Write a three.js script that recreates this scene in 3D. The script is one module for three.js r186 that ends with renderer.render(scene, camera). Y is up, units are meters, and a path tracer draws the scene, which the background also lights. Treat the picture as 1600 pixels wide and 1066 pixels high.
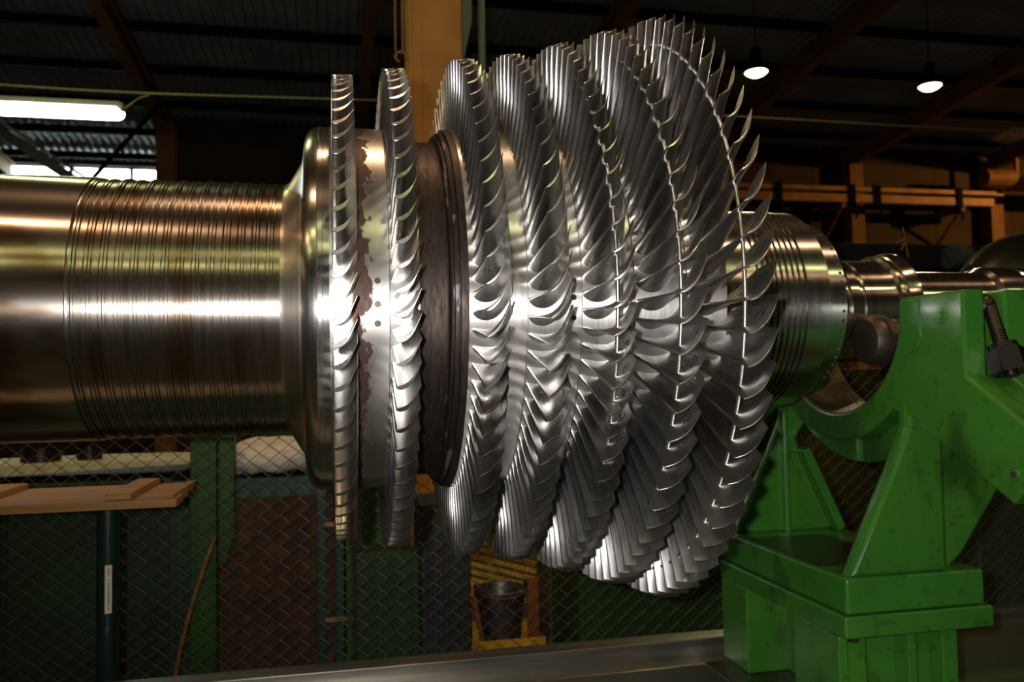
import * as THREE from 'three';
import { RoundedBoxGeometry } from 'three/addons/geometries/RoundedBoxGeometry.js';
import { mergeGeometries } from 'three/addons/utils/BufferGeometryUtils.js';
import { RectAreaLightUniformsLib } from 'three/addons/lights/RectAreaLightUniformsLib.js';
import { Brush, Evaluator, SUBTRACTION } from 'three-bvh-csg';

// ---------------------------------------------------------------- camera, sky, flash, exposure
const scene = new THREE.Scene();
const renderer = new THREE.WebGLRenderer();
renderer.toneMapping = THREE.LinearToneMapping;
renderer.toneMappingExposure = 1.0;
renderer.shadowMap.enabled = true;
RectAreaLightUniformsLib.init();

const H = 1.7;                       // height of the rotor axis above the floor
const FPX = 1286, DIST = 2.2;        // focal length in pixels of a 1600 wide frame; camera to axis
const YAW = Math.atan(270 / FPX), PITCH = Math.atan(49 / FPX), DROP = THREE.MathUtils.degToRad(5);
const camera = new THREE.PerspectiveCamera(2 * Math.atan(533 / FPX) * 180 / Math.PI, 1600 / 1066, 0.05, 120);
{
  // directions in the frame of the rotor axis, then turned about the axis: the camera stands a little below it
  const turn = new THREE.Matrix4().makeRotationX(DROP);
  const v = (x, y, z) => new THREE.Vector3(x, y, z).applyMatrix4(turn);
  const F = v(Math.sin(YAW) * Math.cos(PITCH), -Math.sin(PITCH), -Math.cos(YAW) * Math.cos(PITCH));
  const U = v(Math.sin(YAW) * Math.sin(PITCH), Math.cos(PITCH), -Math.cos(YAW) * Math.sin(PITCH));
  const eye = v(0, 0, DIST); eye.y += H;
  camera.position.copy(eye);
  camera.up.copy(U);
  camera.lookAt(eye.clone().add(F));
  camera.updateMatrixWorld();
}
camera.focus = 1.65;
camera.userData.fStop = 4;
scene.add(camera);

scene.background = new THREE.Color(0.9, 1.0, 0.96);     // overcast daylight outside the window strip
scene.backgroundIntensity = 12;

// the photographer's flash, just left of the lens
const flashAt = new THREE.Vector3(-0.085, H - 0.155, 2.2);
const flash = new THREE.SpotLight(new THREE.Color(1.0, 0.97, 0.95), 9.5, 0, 0.95, 0.52, 2);
flash.position.copy(flashAt);
flash.target.position.set(0.75, H - 0.1, 0);
flash.castShadow = true; flash.shadow.radius = 0.9;
scene.add(flash, flash.target);

// ---------------------------------------------------------------- helpers
let seed = 12345;
const rnd = () => { seed = (seed * 1664525 + 1013904223) >>> 0; return seed / 4294967296; };
const hash = (x, y, s) => { let n = (x * 374761393 + y * 668265263 + s * 982451653) | 0; n = Math.imul(n ^ (n >>> 13), 1274126177); return ((n ^ (n >>> 16)) >>> 0) / 4294967296; };
function vnoise(x, y, px, py, s) {   // tiling value noise
  const x0 = Math.floor(x), y0 = Math.floor(y), fx = x - x0, fy = y - y0;
  const w = (a, n) => ((a % n) + n) % n, u = fx * fx * (3 - 2 * fx), v = fy * fy * (3 - 2 * fy);
  const a = hash(w(x0, px), w(y0, py), s), b = hash(w(x0 + 1, px), w(y0, py), s), c = hash(w(x0, px), w(y0 + 1, py), s), d = hash(w(x0 + 1, px), w(y0 + 1, py), s);
  return a + (b - a) * u + (c - a) * v + (a - b - c + d) * u * v;
}
function fbm(u, v, fx, fy, oct, s) {
  let t = 0, a = 0.5, n = 0;
  for (let k = 0; k < oct; k++) { t += a * vnoise(u * fx, v * fy, fx, fy, s + k * 17); n += a; a *= 0.5; fx *= 2; fy *= 2; }
  return t / n;
}
const mix = (a, b, t) => a + (b - a) * t;
const mix3 = (a, b, t) => [mix(a[0], b[0], t), mix(a[1], b[1], t), mix(a[2], b[2], t)];
const smooth = (a, b, x) => { const t = Math.min(1, Math.max(0, (x - a) / (b - a))); return t * t * (3 - 2 * t); };
function tex(w, h, f, srgb, rx = 1, ry = 1) {
  const d = new Uint8Array(w * h * 4);
  for (let j = 0; j < h; j++) for (let i = 0; i < w; i++) {
    const c = f(i / w, j / h), k = (j * w + i) * 4, a = Array.isArray(c) ? c : [c, c, c];
    d[k] = Math.max(0, Math.min(255, a[0] * 255)); d[k + 1] = Math.max(0, Math.min(255, a[1] * 255)); d[k + 2] = Math.max(0, Math.min(255, a[2] * 255)); d[k + 3] = 255;
  }
  const t = new THREE.DataTexture(d, w, h, THREE.RGBAFormat);
  t.wrapS = t.wrapT = THREE.RepeatWrapping; t.magFilter = THREE.LinearFilter; t.minFilter = THREE.LinearFilter;
  if (srgb) t.colorSpace = THREE.SRGBColorSpace;
  t.repeat.set(rx, ry); t.needsUpdate = true;
  return t;
}
// sRGB grey level around 1 that tints a material's own colour
const mottle = (lo, hi, fx, fy, s, rx = 1, ry = 1, n = 256) => tex(n, n, (u, v) => mix(lo, hi, fbm(u, v, fx, fy, 5, s)), true, rx, ry);
const grey = (lo, hi, fx, fy, s, rx = 1, ry = 1, n = 256) => tex(n, n, (u, v) => mix(lo, hi, fbm(u, v, fx, fy, 5, s)), false, rx, ry);
const std = (o) => new THREE.MeshStandardMaterial(o);
const phy = (o) => new THREE.MeshPhysicalMaterial(o);
const C = (r, g, b) => new THREE.Color().setRGB(r, g, b);

const taken = {};
function numbered(name) { const n = taken[name] = (taken[name] ?? -1) + 1; return n ? name + '_' + String(n).padStart(3, '0') : name; }
function sh(o) { o.castShadow = true; o.receiveShadow = true; return o; }
function part(name, geometry, material, parent, label) {
  const m = sh(new THREE.Mesh(geometry, material)); m.name = name; parent.add(m);
  if (label) m.userData.label = label;
  return m;
}
function thing(name, label, category, p = [0, 0, 0], group) {
  const o = new THREE.Group(); o.name = numbered(name); o.position.set(p[0], p[1], p[2]); o.userData = { label, category };
  if (group) o.userData.group = group;
  scene.add(o); return o;
}
function single(name, geometry, material, label, category, p = [0, 0, 0], group) {
  const m = sh(new THREE.Mesh(geometry, material)); m.name = numbered(name); m.position.set(p[0], p[1], p[2]); m.userData = { label, category };
  if (group) m.userData.group = group;
  scene.add(m); return m;
}
function struct(name, geometry, material, label, p = [0, 0, 0]) {
  const m = sh(new THREE.Mesh(geometry, material)); m.name = name; m.position.set(p[0], p[1], p[2]); m.userData = { kind: 'structure', label, category: name.split('_')[0] };
  scene.add(m); return m;
}
// uv in metres by the way each face points
function metric(g) {
  if (g.index) g = g.toNonIndexed();
  const p = g.attributes.position, n = p.count, uv = new Float32Array(n * 2), a = new THREE.Vector3(), b = new THREE.Vector3(), c = new THREE.Vector3();
  for (let i = 0; i < n; i += 3) {
    a.fromBufferAttribute(p, i); b.fromBufferAttribute(p, i + 1).sub(a); c.fromBufferAttribute(p, i + 2).sub(a); b.cross(c);
    const x = Math.abs(b.x), y = Math.abs(b.y), z = Math.abs(b.z);
    for (let k = i; k < i + 3; k++) {
      const X = p.getX(k), Y = p.getY(k), Z = p.getZ(k);
      if (x >= y && x >= z) { uv[2 * k] = Z; uv[2 * k + 1] = Y; } else if (y >= z) { uv[2 * k] = X; uv[2 * k + 1] = Z; } else { uv[2 * k] = X; uv[2 * k + 1] = Y; }
    }
  }
  g.setAttribute('uv', new THREE.BufferAttribute(uv, 2));
  return g;
}
// box between two corners, edges rounded
function box(x0, x1, y0, y1, z0, z1, r = 0.004) {
  const w = x1 - x0, h = y1 - y0, d = z1 - z0, R = Math.min(r, w / 2.1, h / 2.1, d / 2.1);
  const g = R > 0 ? new RoundedBoxGeometry(w, h, d, 2, R) : new THREE.BoxGeometry(w, h, d);
  g.translate((x0 + x1) / 2, (y0 + y1) / 2, (z0 + z1) / 2);
  return metric(g);
}
function bar(a, b, w, d, r = 0.003) {   // square bar between two points
  const A = new THREE.Vector3(...a), B = new THREE.Vector3(...b), L = A.distanceTo(B);
  const g = r > 0 ? new RoundedBoxGeometry(w, L, d, 1, Math.min(r, w / 2.2, d / 2.2)) : new THREE.BoxGeometry(w, L, d);
  const g2 = metric(g);
  g2.applyQuaternion(new THREE.Quaternion().setFromUnitVectors(new THREE.Vector3(0, 1, 0), B.clone().sub(A).normalize()));
  g2.translate((A.x + B.x) / 2, (A.y + B.y) / 2, (A.z + B.z) / 2);
  return g2;
}
function rod(a, b, r, seg = 14, r2 = r) {
  const A = new THREE.Vector3(...a), B = new THREE.Vector3(...b), L = A.distanceTo(B);
  const g = new THREE.CylinderGeometry(r2, r, L, seg);
  g.applyQuaternion(new THREE.Quaternion().setFromUnitVectors(new THREE.Vector3(0, 1, 0), B.clone().sub(A).normalize()));
  g.translate((A.x + B.x) / 2, (A.y + B.y) / 2, (A.z + B.z) / 2);
  if (seg > 6) return g;
  const flat = g.toNonIndexed(); flat.computeVertexNormals(); return flat;
}
function tube(pts, r, n = 40, seg = 8) { return new THREE.TubeGeometry(new THREE.CatmullRomCurve3(pts.map((p) => new THREE.Vector3(...p))), n, r, seg); }
// outline in (a, b), pushed along the third axis; plane 'xy' pushes along z, 'zy' along x
function prism(pts, from, to, plane = 'xy', bevel = 0.006, holes = []) {
  const s = new THREE.Shape(pts.map((p) => new THREE.Vector2(p[0], p[1])));
  for (const h of holes) s.holes.push(new THREE.Path(h.map((p) => new THREE.Vector2(p[0], p[1]))));
  const b = Math.min(bevel, (to - from) / 3);
  const g = new THREE.ExtrudeGeometry(s, { depth: to - from - 2 * b, bevelEnabled: b > 0, bevelThickness: b, bevelSize: b, bevelOffset: -b, bevelSegments: 2, curveSegments: 24 });
  g.translate(0, 0, from + b);
  if (plane === 'zy') { // (a, b, c) -> z = a, y = b, x = c
    const p = g.attributes.position;
    for (let i = 0; i < p.count; i++) { const a = p.getX(i), c = p.getZ(i); p.setX(i, c); p.setZ(i, a); }
    const idx = g.index; // swapping two axes mirrors: turn every face round
    if (idx) { for (let i = 0; i < idx.count; i += 3) { const t = idx.getX(i); idx.setX(i, idx.getX(i + 2)); idx.setX(i + 2, t); } }
    else for (let i = 0; i < p.count; i += 3) for (const k of ['X', 'Y', 'Z']) { const t = p['get' + k](i); p['set' + k](i, p['get' + k](i + 2)); p['set' + k](i + 2, t); }
    g.computeVertexNormals();
  }
  return metric(g);
}
// surface of revolution about the x axis; profile [[x, r], ...]; uv = (metres along profile, metres round / scale)
function revolve(profile, seg = 192, crease = 30) {
  const pos = [], nor = [], uv = [], idx = [], n = profile.length, len = [0];
  for (let i = 1; i < n; i++) len.push(len[i - 1] + Math.hypot(profile[i][0] - profile[i - 1][0], profile[i][1] - profile[i - 1][1]));
  const segN = (i) => { const dx = profile[i + 1][0] - profile[i][0], dr = profile[i + 1][1] - profile[i][1], l = Math.hypot(dx, dr) || 1; return [-dr / l, dx / l]; };
  const cosC = Math.cos(crease * Math.PI / 180);
  for (let i = 0; i < n - 1; i++) {
    const me = segN(i), pick = (j) => { if (j < 0 || j > n - 2) return me; const o = segN(j); return me[0] * o[0] + me[1] * o[1] > cosC ? o : me; };
    const pa = pick(i - 1), pb = pick(i + 1);
    const na = [me[0] + pa[0], me[1] + pa[1]], nb = [me[0] + pb[0], me[1] + pb[1]];
    for (const q of [na, nb]) { const l = Math.hypot(q[0], q[1]); q[0] /= l; q[1] /= l; }
    const base = pos.length / 3;
    for (let j = 0; j <= seg; j++) {
      const a = j / seg * Math.PI * 2, s = Math.sin(a), c = Math.cos(a);
      for (const [k, q] of [[i, na], [i + 1, nb]]) {
        pos.push(profile[k][0], profile[k][1] * s, profile[k][1] * c);
        nor.push(q[0], q[1] * s, q[1] * c);
        uv.push(len[k], j / seg);
      }
      if (j < seg) { const b = base + 2 * j; idx.push(b, b + 1, b + 2, b + 2, b + 1, b + 3); }
    }
  }
  const g = new THREE.BufferGeometry();
  g.setAttribute('position', new THREE.Float32BufferAttribute(pos, 3)); g.setAttribute('normal', new THREE.Float32BufferAttribute(nor, 3)); g.setAttribute('uv', new THREE.Float32BufferAttribute(uv, 2));
  // make faces agree with the normals
  const A = [0, 1, 2].map((k) => idx[k] * 3), v = (o) => new THREE.Vector3(pos[o], pos[o + 1], pos[o + 2]);
  const fn = v(A[1]).sub(v(A[0])).cross(v(A[2]).sub(v(A[0])));
  if (fn.dot(new THREE.Vector3(nor[A[0]], nor[A[0] + 1], nor[A[0] + 2])) < 0) for (let i = 0; i < idx.length; i += 3) { const t = idx[i]; idx[i] = idx[i + 1]; idx[i + 1] = t; }
  g.setIndex(idx);
  return g;
}
const flip = (g) => { const i = g.index; for (let k = 0; k < i.count; k += 3) { const t = i.getX(k); i.setX(k, i.getX(k + 1)); i.setX(k + 1, t); } return g; };

// ---------------------------------------------------------------- materials
const roughTurned = tex(512, 64, (u, v) => 0.78 + 0.22 * fbm(u, v, 96, 2, 3, 5) + 0.1 * (fbm(u, v, 12, 6, 4, 9) - 0.5), false, 2.2, 1);
const tintTurned = tex(512, 256, (u, v) => { const a = fbm(u, v, 60, 3, 3, 21), b = fbm(u, v, 5, 8, 5, 33), s = smooth(0.62, 0.75, b); return mix3([1, 0.985, 0.96].map((q) => q * mix(0.86, 1, a)), [0.78, 0.68, 0.58], s * 0.6); }, true, 1.6, 1);
const M = {
  shaft: phy({ color: C(0.56, 0.52, 0.48), metalness: 1, roughness: 0.32, anisotropy: 0.9, roughnessMap: roughTurned, map: tintTurned }),
  plain: phy({ color: C(0.56, 0.52, 0.48), metalness: 1, roughness: 0.27, anisotropy: 0.9, roughnessMap: tex(256, 256, (u, v) => 0.85 + 0.3 * fbm(u, v, 4, 10, 5, 35), false, 1, 1), map: tex(256, 256, (u, v) => mix3([1, 0.985, 0.96], [0.72, 0.63, 0.55], smooth(0.5, 0.8, fbm(u, v, 6, 30, 6, 37))), true, 1, 1) }),
  hub: phy({ color: C(0.6, 0.58, 0.55), metalness: 1, roughness: 0.36, anisotropy: 0.82, roughnessMap: roughTurned }),
  journal: phy({ color: C(0.6, 0.56, 0.52), metalness: 1, roughness: 0.22, anisotropy: 0.8, roughnessMap: roughTurned }),
  bright: phy({ color: C(0.6, 0.58, 0.55), metalness: 1, roughness: 0.28, anisotropy: 0.85, roughnessMap: roughTurned }),
  cone: phy({ color: C(0.62, 0.57, 0.5), metalness: 1, roughness: 0.42, anisotropy: 0.9, roughnessMap: roughTurned }),
  dark: std({ color: C(0.02, 0.018, 0.016), roughness: 0.7 }),
  wire: std({ color: C(0.6, 0.57, 0.54), metalness: 1, roughness: 0.34 }),
  marker: std({ color: C(0.012, 0.012, 0.014), roughness: 0.6 }),
};
// turned steel half eaten by brown rust along a ragged line (u = 0 .. 0.4 m along the surface)
const rustMask = (u, v) => smooth(0.2, 0.265, u + 0.06 * (fbm(u, v, 20, 120, 4, 73) - 0.5)) * smooth(0.46, 0.6, 0.5 + (0.08 - u * 0.2) * 20 + 1.1 * (fbm(u, v, 8, 90, 5, 71) - 0.5) + 0.5 * (fbm(u, v, 40, 300, 3, 77) - 0.5));
M.rustHub = phy({
  color: C(1, 1, 1), metalness: 1, roughness: 1, anisotropy: 0.6,
  map: tex(512, 1024, (u, v) => { const m = rustMask(u, v), n = fbm(u, v, 60, 300, 4, 4), o = smooth(0.62, 0.7, fbm(u, v, 30, 160, 4, 14)); return mix3([0.8, 0.79, 0.77], mix3([0.27 + 0.12 * n, 0.21 + 0.1 * n, 0.19 + 0.09 * n], [0.38, 0.22, 0.15], o * 0.5), m); }, true, 5, 1),
  metalnessMap: tex(512, 1024, (u, v) => 1 - 0.45 * rustMask(u, v), false, 5, 1),
  roughnessMap: tex(512, 1024, (u, v) => mix(0.36, 0.45 + 0.2 * fbm(u, v, 60, 300, 3, 8), rustMask(u, v)), false, 5, 1),
});
// oxide-brown cast ring with rubbed pale patches
const palePatch = (u, v) => smooth(0.66, 0.72, fbm(u, v, 6, 34, 4, 91)) * smooth(0.5, 0.6, u);
M.oxide = std({
  color: C(0.62, 0.62, 0.62), metalness: 0.75, roughness: 1,
  map: tex(256, 1024, (u, v) => { const n = fbm(u, v, 24, 120, 5, 44), p = palePatch(u, v); return mix3(mix3([0.2, 0.17, 0.15], [0.36, 0.3, 0.27], n), [0.62, 0.62, 0.64], p * 0.9); }, true, 8, 1),
  roughnessMap: tex(256, 1024, (u, v) => mix(0.36, 0.62, fbm(u, v, 20, 110, 4, 55)), false, 8, 1),
  bumpMap: grey(0, 1, 30, 200, 61, 8, 1), bumpScale: 0.0006,
});
const bladeRough = grey(0.75, 1.15, 4, 4, 101, 6, 3);
const bladeMat = [[0.6, 0.585, 0.57, 0.33], [0.57, 0.56, 0.55, 0.37], [0.62, 0.6, 0.58, 0.3]].map(([r, g, b, q], k) => std({ color: C(r, g, b), metalness: 1, roughness: q, roughnessMap: bladeRough, map: mottle(0.82, 1.06, 3, 6, 200 + k, 5, 3) }));
// green enamel, oily and rubbed
const greenMap = tex(512, 512, (u, v) => { const a = fbm(u, v, 6, 6, 5, 301), d = smooth(0.52, 0.8, fbm(u, v, 9, 5, 6, 311)), e = smooth(0.66, 0.8, fbm(u, v, 60, 60, 4, 321)); return mix3(mix3([0.17, 0.41, 0.15], [0.255, 0.47, 0.135], a), [0.12, 0.19, 0.08], Math.min(1, d * 0.6 + e * 0.3)); }, true, 0.9, 0.9);
M.green = phy({ color: C(1, 1, 1), map: greenMap, roughness: 0.34, roughnessMap: grey(0.7, 1.5, 8, 8, 331, 1.5, 1.5), bumpMap: grey(0, 1, 14, 14, 341, 1.6, 1.6), bumpScale: 0.0012, clearcoat: 0.5, clearcoatRoughness: 0.16 });
M.oily = std({ color: C(0.03, 0.026, 0.012), roughness: 0.32, map: mottle(0.5, 1.5, 6, 6, 351, 2, 2), bumpMap: grey(0, 1, 20, 20, 352, 3, 3), bumpScale: 0.0015 });
M.saddle = std({ color: C(0.1, 0.075, 0.025), roughness: 0.42, metalness: 0.15, map: mottle(0.5, 1.2, 6, 6, 355, 3, 3), bumpMap: grey(0, 1, 30, 30, 356, 5, 5), bumpScale: 0.002 });
M.black = std({ color: C(0.018, 0.015, 0.014), metalness: 0.6, roughness: 0.36 });
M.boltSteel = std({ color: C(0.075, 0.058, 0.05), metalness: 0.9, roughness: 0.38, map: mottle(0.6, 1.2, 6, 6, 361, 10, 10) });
M.roller = std({ color: C(0.13, 0.1, 0.08), metalness: 0.9, roughness: 0.45 });
M.bed = phy({ color: C(0.33, 0.31, 0.27), metalness: 0.9, roughness: 0.4, map: mottle(0.6, 1.1, 3, 40, 381, 0.8, 2), roughnessMap: grey(0.8, 1.3, 2, 60, 383, 0.6, 2) });
M.wayOiled = std({ color: C(0.34, 0.32, 0.24), metalness: 0.9, roughness: 0.26, roughnessMap: grey(0.7, 1.4, 2, 60, 386, 0.6, 2) });
M.bedBody = std({ color: C(0.035, 0.06, 0.03), roughness: 0.6, map: mottle(0.6, 1.2, 5, 5, 385, 1, 1) });

const paint = (r, g, b, rough, s, lo = 0.7, hi = 1.15) => phy({ color: C(r, g, b), roughness: rough, specularIntensity: 0.5, map: mottle(lo, hi, 5, 5, s, 0.7, 0.7) });
M.cabGreen = paint(0.011, 0.034, 0.018, 0.5, 401);
M.cabTeal = paint(0.01, 0.055, 0.038, 0.45, 402);
M.midGreen = paint(0.015, 0.065, 0.008, 0.45, 403);
M.panelGreen = paint(0.014, 0.055, 0.014, 0.5, 404);
M.olive = paint(0.05, 0.05, 0.012, 0.6, 406);
M.slate = paint(0.03, 0.042, 0.042, 0.55, 405);
M.brownPanel = phy({ color: C(0.095, 0.058, 0.03), roughness: 0.7, specularIntensity: 0.4, map: tex(256, 256, (u, v) => { const n = fbm(u, v, 8, 8, 6, 411), e = smooth(0.5, 0.8, fbm(u, v, 12, 12, 6, 415)); return mix3([0.66, 0.63, 0.6].map((q) => q * mix(0.75, 1.2, n)), [0.95, 0.9, 0.85], e * 0.6); }, true, 1.6, 1.6) });
M.cream = paint(0.5, 0.47, 0.27, 0.6, 421, 0.85, 1.05);
M.cloth = phy({ color: C(0.8, 0.73, 0.6), roughness: 0.95, sheen: 0.3, map: mottle(0.8, 1.05, 6, 6, 431, 3, 3), bumpMap: grey(0, 1, 40, 40, 432, 8, 8), bumpScale: 0.002 });
M.yellow = paint(0.6, 0.34, 0.015, 0.5, 441, 0.7, 1.1);
M.orange = paint(0.3, 0.1, 0.02, 0.55, 442, 0.7, 1.1);
M.bucket = std({ color: C(0.3, 0.28, 0.25), metalness: 0.85, roughness: 0.42, map: mottle(0.5, 1.1, 5, 5, 451, 3, 3) });
M.fenceWire = std({ color: C(0.1, 0.06, 0.033), metalness: 0.5, roughness: 0.5 });
M.column = std({ color: C(0.62, 0.33, 0.06), roughness: 0.55, map: mottle(0.8, 1.06, 5, 5, 461, 0.8, 0.8) });
M.rafter = paint(0.22, 0.1, 0.03, 0.6, 471);
M.deckZinc = std({ color: C(0.45, 0.45, 0.43), metalness: 0.4, roughness: 0.55, map: mottle(0.7, 1.1, 5, 5, 473, 0.5, 0.5) });
M.purlin = phy({ color: C(0.006, 0.007, 0.008), roughness: 0.9, specularIntensity: 0.25, map: mottle(0.7, 1.15, 5, 5, 474, 0.7, 0.7) });
M.braceGrey = paint(0.28, 0.25, 0.2, 0.6, 475);
M.wallBrown = paint(0.05, 0.028, 0.011, 0.75, 481);
M.wallRear = paint(0.16, 0.1, 0.05, 0.75, 482);
M.floor = std({ color: C(0.025, 0.022, 0.018), roughness: 0.55, map: mottle(0.6, 1.3, 6, 6, 483, 0.5, 0.5) });
M.railOrange = paint(0.5, 0.26, 0.06, 0.5, 484);
M.pipeGreen = paint(0.16, 0.26, 0.19, 0.5, 485);
M.cable = std({ color: C(0.42, 0.36, 0.22), roughness: 0.7 });
M.housing = paint(0.5, 0.46, 0.38, 0.6, 486);
M.chain = std({ color: C(0.2, 0.12, 0.06), metalness: 0.6, roughness: 0.5 });
M.pole = phy({ color: C(0.006, 0.02, 0.013), roughness: 0.3, clearcoat: 0.3 });
M.glass = phy({ color: C(0.95, 1, 0.98), transmission: 1, thickness: 0, roughness: 0.05 });
M.frame = paint(0.05, 0.05, 0.045, 0.6, 487);
M.hose = std({ color: C(0.16, 0.075, 0.015), roughness: 0.6 });
const woodMap = (s, a, b) => tex(256, 256, (u, v) => { const g = fbm(u + 0.02 * fbm(u, v, 3, 3, 3, s), v, 2, 40, 4, s + 1), k = smooth(0.72, 0.8, fbm(u, v, 6, 10, 4, s + 2)); return mix3(mix3(a, b, g), [0.32, 0.19, 0.08], k * 0.6); }, true, 1.2, 3);
M.wood = [0, 1, 2].map((k) => std({ color: C(0.9, 0.85, 0.75), roughness: 0.7, map: woodMap(501 + 10 * k, [0.5 + 0.05 * k, 0.36, 0.17], [0.72, 0.55 + 0.03 * k, 0.3]) }));

// ---------------------------------------------------------------- the hall
const roofY = (z) => H + 4.62 + 0.1 * (z + 16.5);
const XL = -14, XR = 22, ZB = -16.5, ZF = 9;
struct('floor', box(XL, XR, -0.2, 0, ZB, ZF, 0), M.floor, 'dark oily concrete workshop floor');
function deck(x0, x1) {    // corrugated sheet with thickness, ribs run up the slope
  const p = 0.15, h = 0.045, pts = [];
  const n = Math.round((x1 - x0) / p), q = (x1 - x0) / n;
  for (let i = 0; i < n; i++) { const x = x0 + i * q; pts.push([x, 0], [x + 0.35 * q, 0], [x + 0.5 * q, h], [x + 0.85 * q, h]); }
  pts.push([x1, 0]); pts.push([x1, 0.12], [x0, 0.12]);
  const s = new THREE.Shape(pts.map((a) => new THREE.Vector2(a[0], a[1])));
  const g = new THREE.ExtrudeGeometry(s, { depth: 1, bevelEnabled: false }), P = g.attributes.position;
  for (let i = 0; i < P.count; i++) { const z = P.getZ(i) < 0.5 ? ZB - 0.3 : ZF + 0.3; P.setY(i, P.getY(i) + roofY(z)); P.setZ(i, z); }
  g.computeVertexNormals();
  return metric(g);
}
const ceiling = new THREE.Group(); ceiling.name = 'ceiling'; ceiling.userData = { kind: 'structure', label: 'corrugated sheet roof on steel rafters', category: 'ceiling' }; scene.add(ceiling);
part('roof_deck', deck(XL, XR), M.deckZinc, ceiling, 'corrugated zinc roof sheet');
for (let z = ZB + 0.5; z < ZF; z += 1.35) part('purlin', box(XL, XR, roofY(z) - 0.14, roofY(z) - 0.005, z - 0.04, z + 0.04, 0), M.purlin, ceiling);
for (let k = 0; k < 8; k++) {
  const x = -3.1 + 3.55 * k - (k === 7 ? 28.4 : 0), d = 0.36, w = 0.17, z0 = x < -2 ? ZB : -13.9;
  const fl = (dy, t, ww) => { const g = new THREE.BoxGeometry(ww, t, 1); const P = g.attributes.position; for (let i = 0; i < P.count; i++) { const z = P.getZ(i) < 0 ? z0 : ZF; P.setY(i, P.getY(i) + roofY(z) - 0.14 + dy); P.setX(i, P.getX(i) + x); P.setZ(i, z); } g.computeVertexNormals(); return metric(g); };
  part('rafter', mergeGeometries([fl(-0.01, 0.02, w), fl(-d, 0.02, w), fl(-d / 2, d - 0.02, 0.02)]), M.rafter, ceiling);
}
// far wall of sheet panels, set forward of the left bay
const wallBack = struct('wall_back', box(-3.1, XR, 0, roofY(-14) + 0.3, -14.3, -14.06, 0), M.wallBrown, 'brown sheet-clad far wall');
for (let x = -3.0; x < XR; x += 1.02) part('panel', box(x + 0.006, Math.min(x + 1.014, XR), 0.4, roofY(-14) - 0.05, -14.06, -14.035 + 0.006 * rnd(), 0), M.wallBrown, wallBack);
for (const [i, x] of [-3.1, 0.45, 4.0, 7.55, 11.1, 14.65].entries()) {
  const g = mergeGeometries([box(x - 0.16, x + 0.16, 0, roofY(-14) - 0.2, -13.98, -13.95, 0), box(x - 0.16, x + 0.16, 0, roofY(-14) - 0.2, -13.7, -13.67, 0), box(x - 0.015, x + 0.015, 0, roofY(-14) - 0.2, -13.95, -13.7, 0)]);
  struct('trim_' + (i + 1), g, M.rafter, 'brown steel wall column');
}
struct('wall_left', box(XL - 0.3, XL, 0, roofY(ZF) + 0.3, ZB - 0.3, ZF, 0), M.wallRear, 'left end wall of the hall');
struct('wall_right', box(XR, XR + 0.3, 0, roofY(ZF) + 0.3, ZB - 0.3, ZF, 0), M.wallRear, 'right end wall of the hall');
struct('wall_front', box(XL, XR, 0, roofY(ZF) + 0.3, ZF, ZF + 0.3, 0), M.wallRear, 'wall behind the photographer');
struct('wall_return', box(-3.1, -2.9, 0, roofY(-15) + 0.1, ZB, -14.3, 0), M.wallBrown, 'short wall closing the left bay');
// left bay: wall with a strip of windows under the eaves
const w0 = H + 4.16, w1 = H + 4.52;
struct('wall_bay', mergeGeometries([box(XL, -3.1, 0, w0, ZB - 0.3, ZB, 0), box(XL, -3.1, w1, roofY(ZB) + 0.25, ZB - 0.3, ZB, 0)]), M.wallBrown, 'end wall of the left bay under its window strip');
for (let k = 0; k < 9; k++) {
  const x0 = -3.15 - 1.2 * (k + 1), x1 = x0 + 1.2;
  const win = new THREE.Group(); win.name = 'window_' + (k + 1); win.userData = { kind: 'structure', label: 'daylit window in the strip under the eaves', category: 'window' }; scene.add(win);
  part('window_frame', mergeGeometries([box(x0, x0 + 0.03, w0, w1, ZB - 0.2, ZB - 0.1, 0), box(x1 - 0.03, x1, w0, w1, ZB - 0.2, ZB - 0.1, 0), box(x0, x1, w0, w0 + 0.03, ZB - 0.2, ZB - 0.1, 0), box(x0, x1, w1 - 0.03, w1, ZB - 0.2, ZB - 0.1, 0)]), M.frame, win);
  part('pane', box(x0 + 0.03, x1 - 0.03, w0 + 0.03, w1 - 0.03, ZB - 0.155, ZB - 0.149, 0), M.glass, win);
}
// bracing of the left bay
part('brace_beam', mergeGeometries([bar([-6.6, H + 5.0, -12], [-3.35, H + 2.75, -12], 0.04, 0.3), bar([-6.63, H + 4.86, -12], [-3.38, H + 2.61, -12], 0.16, 0.04)]), M.braceGrey, ceiling, 'pale grey diagonal brace beam');
part('brace_rod', bar([-2.85, H + 4.5, -12.1], [-4.2, H + 2.8, -12.1], 0.06, 0.06), M.purlin, ceiling, 'thin black diagonal brace');

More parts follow.
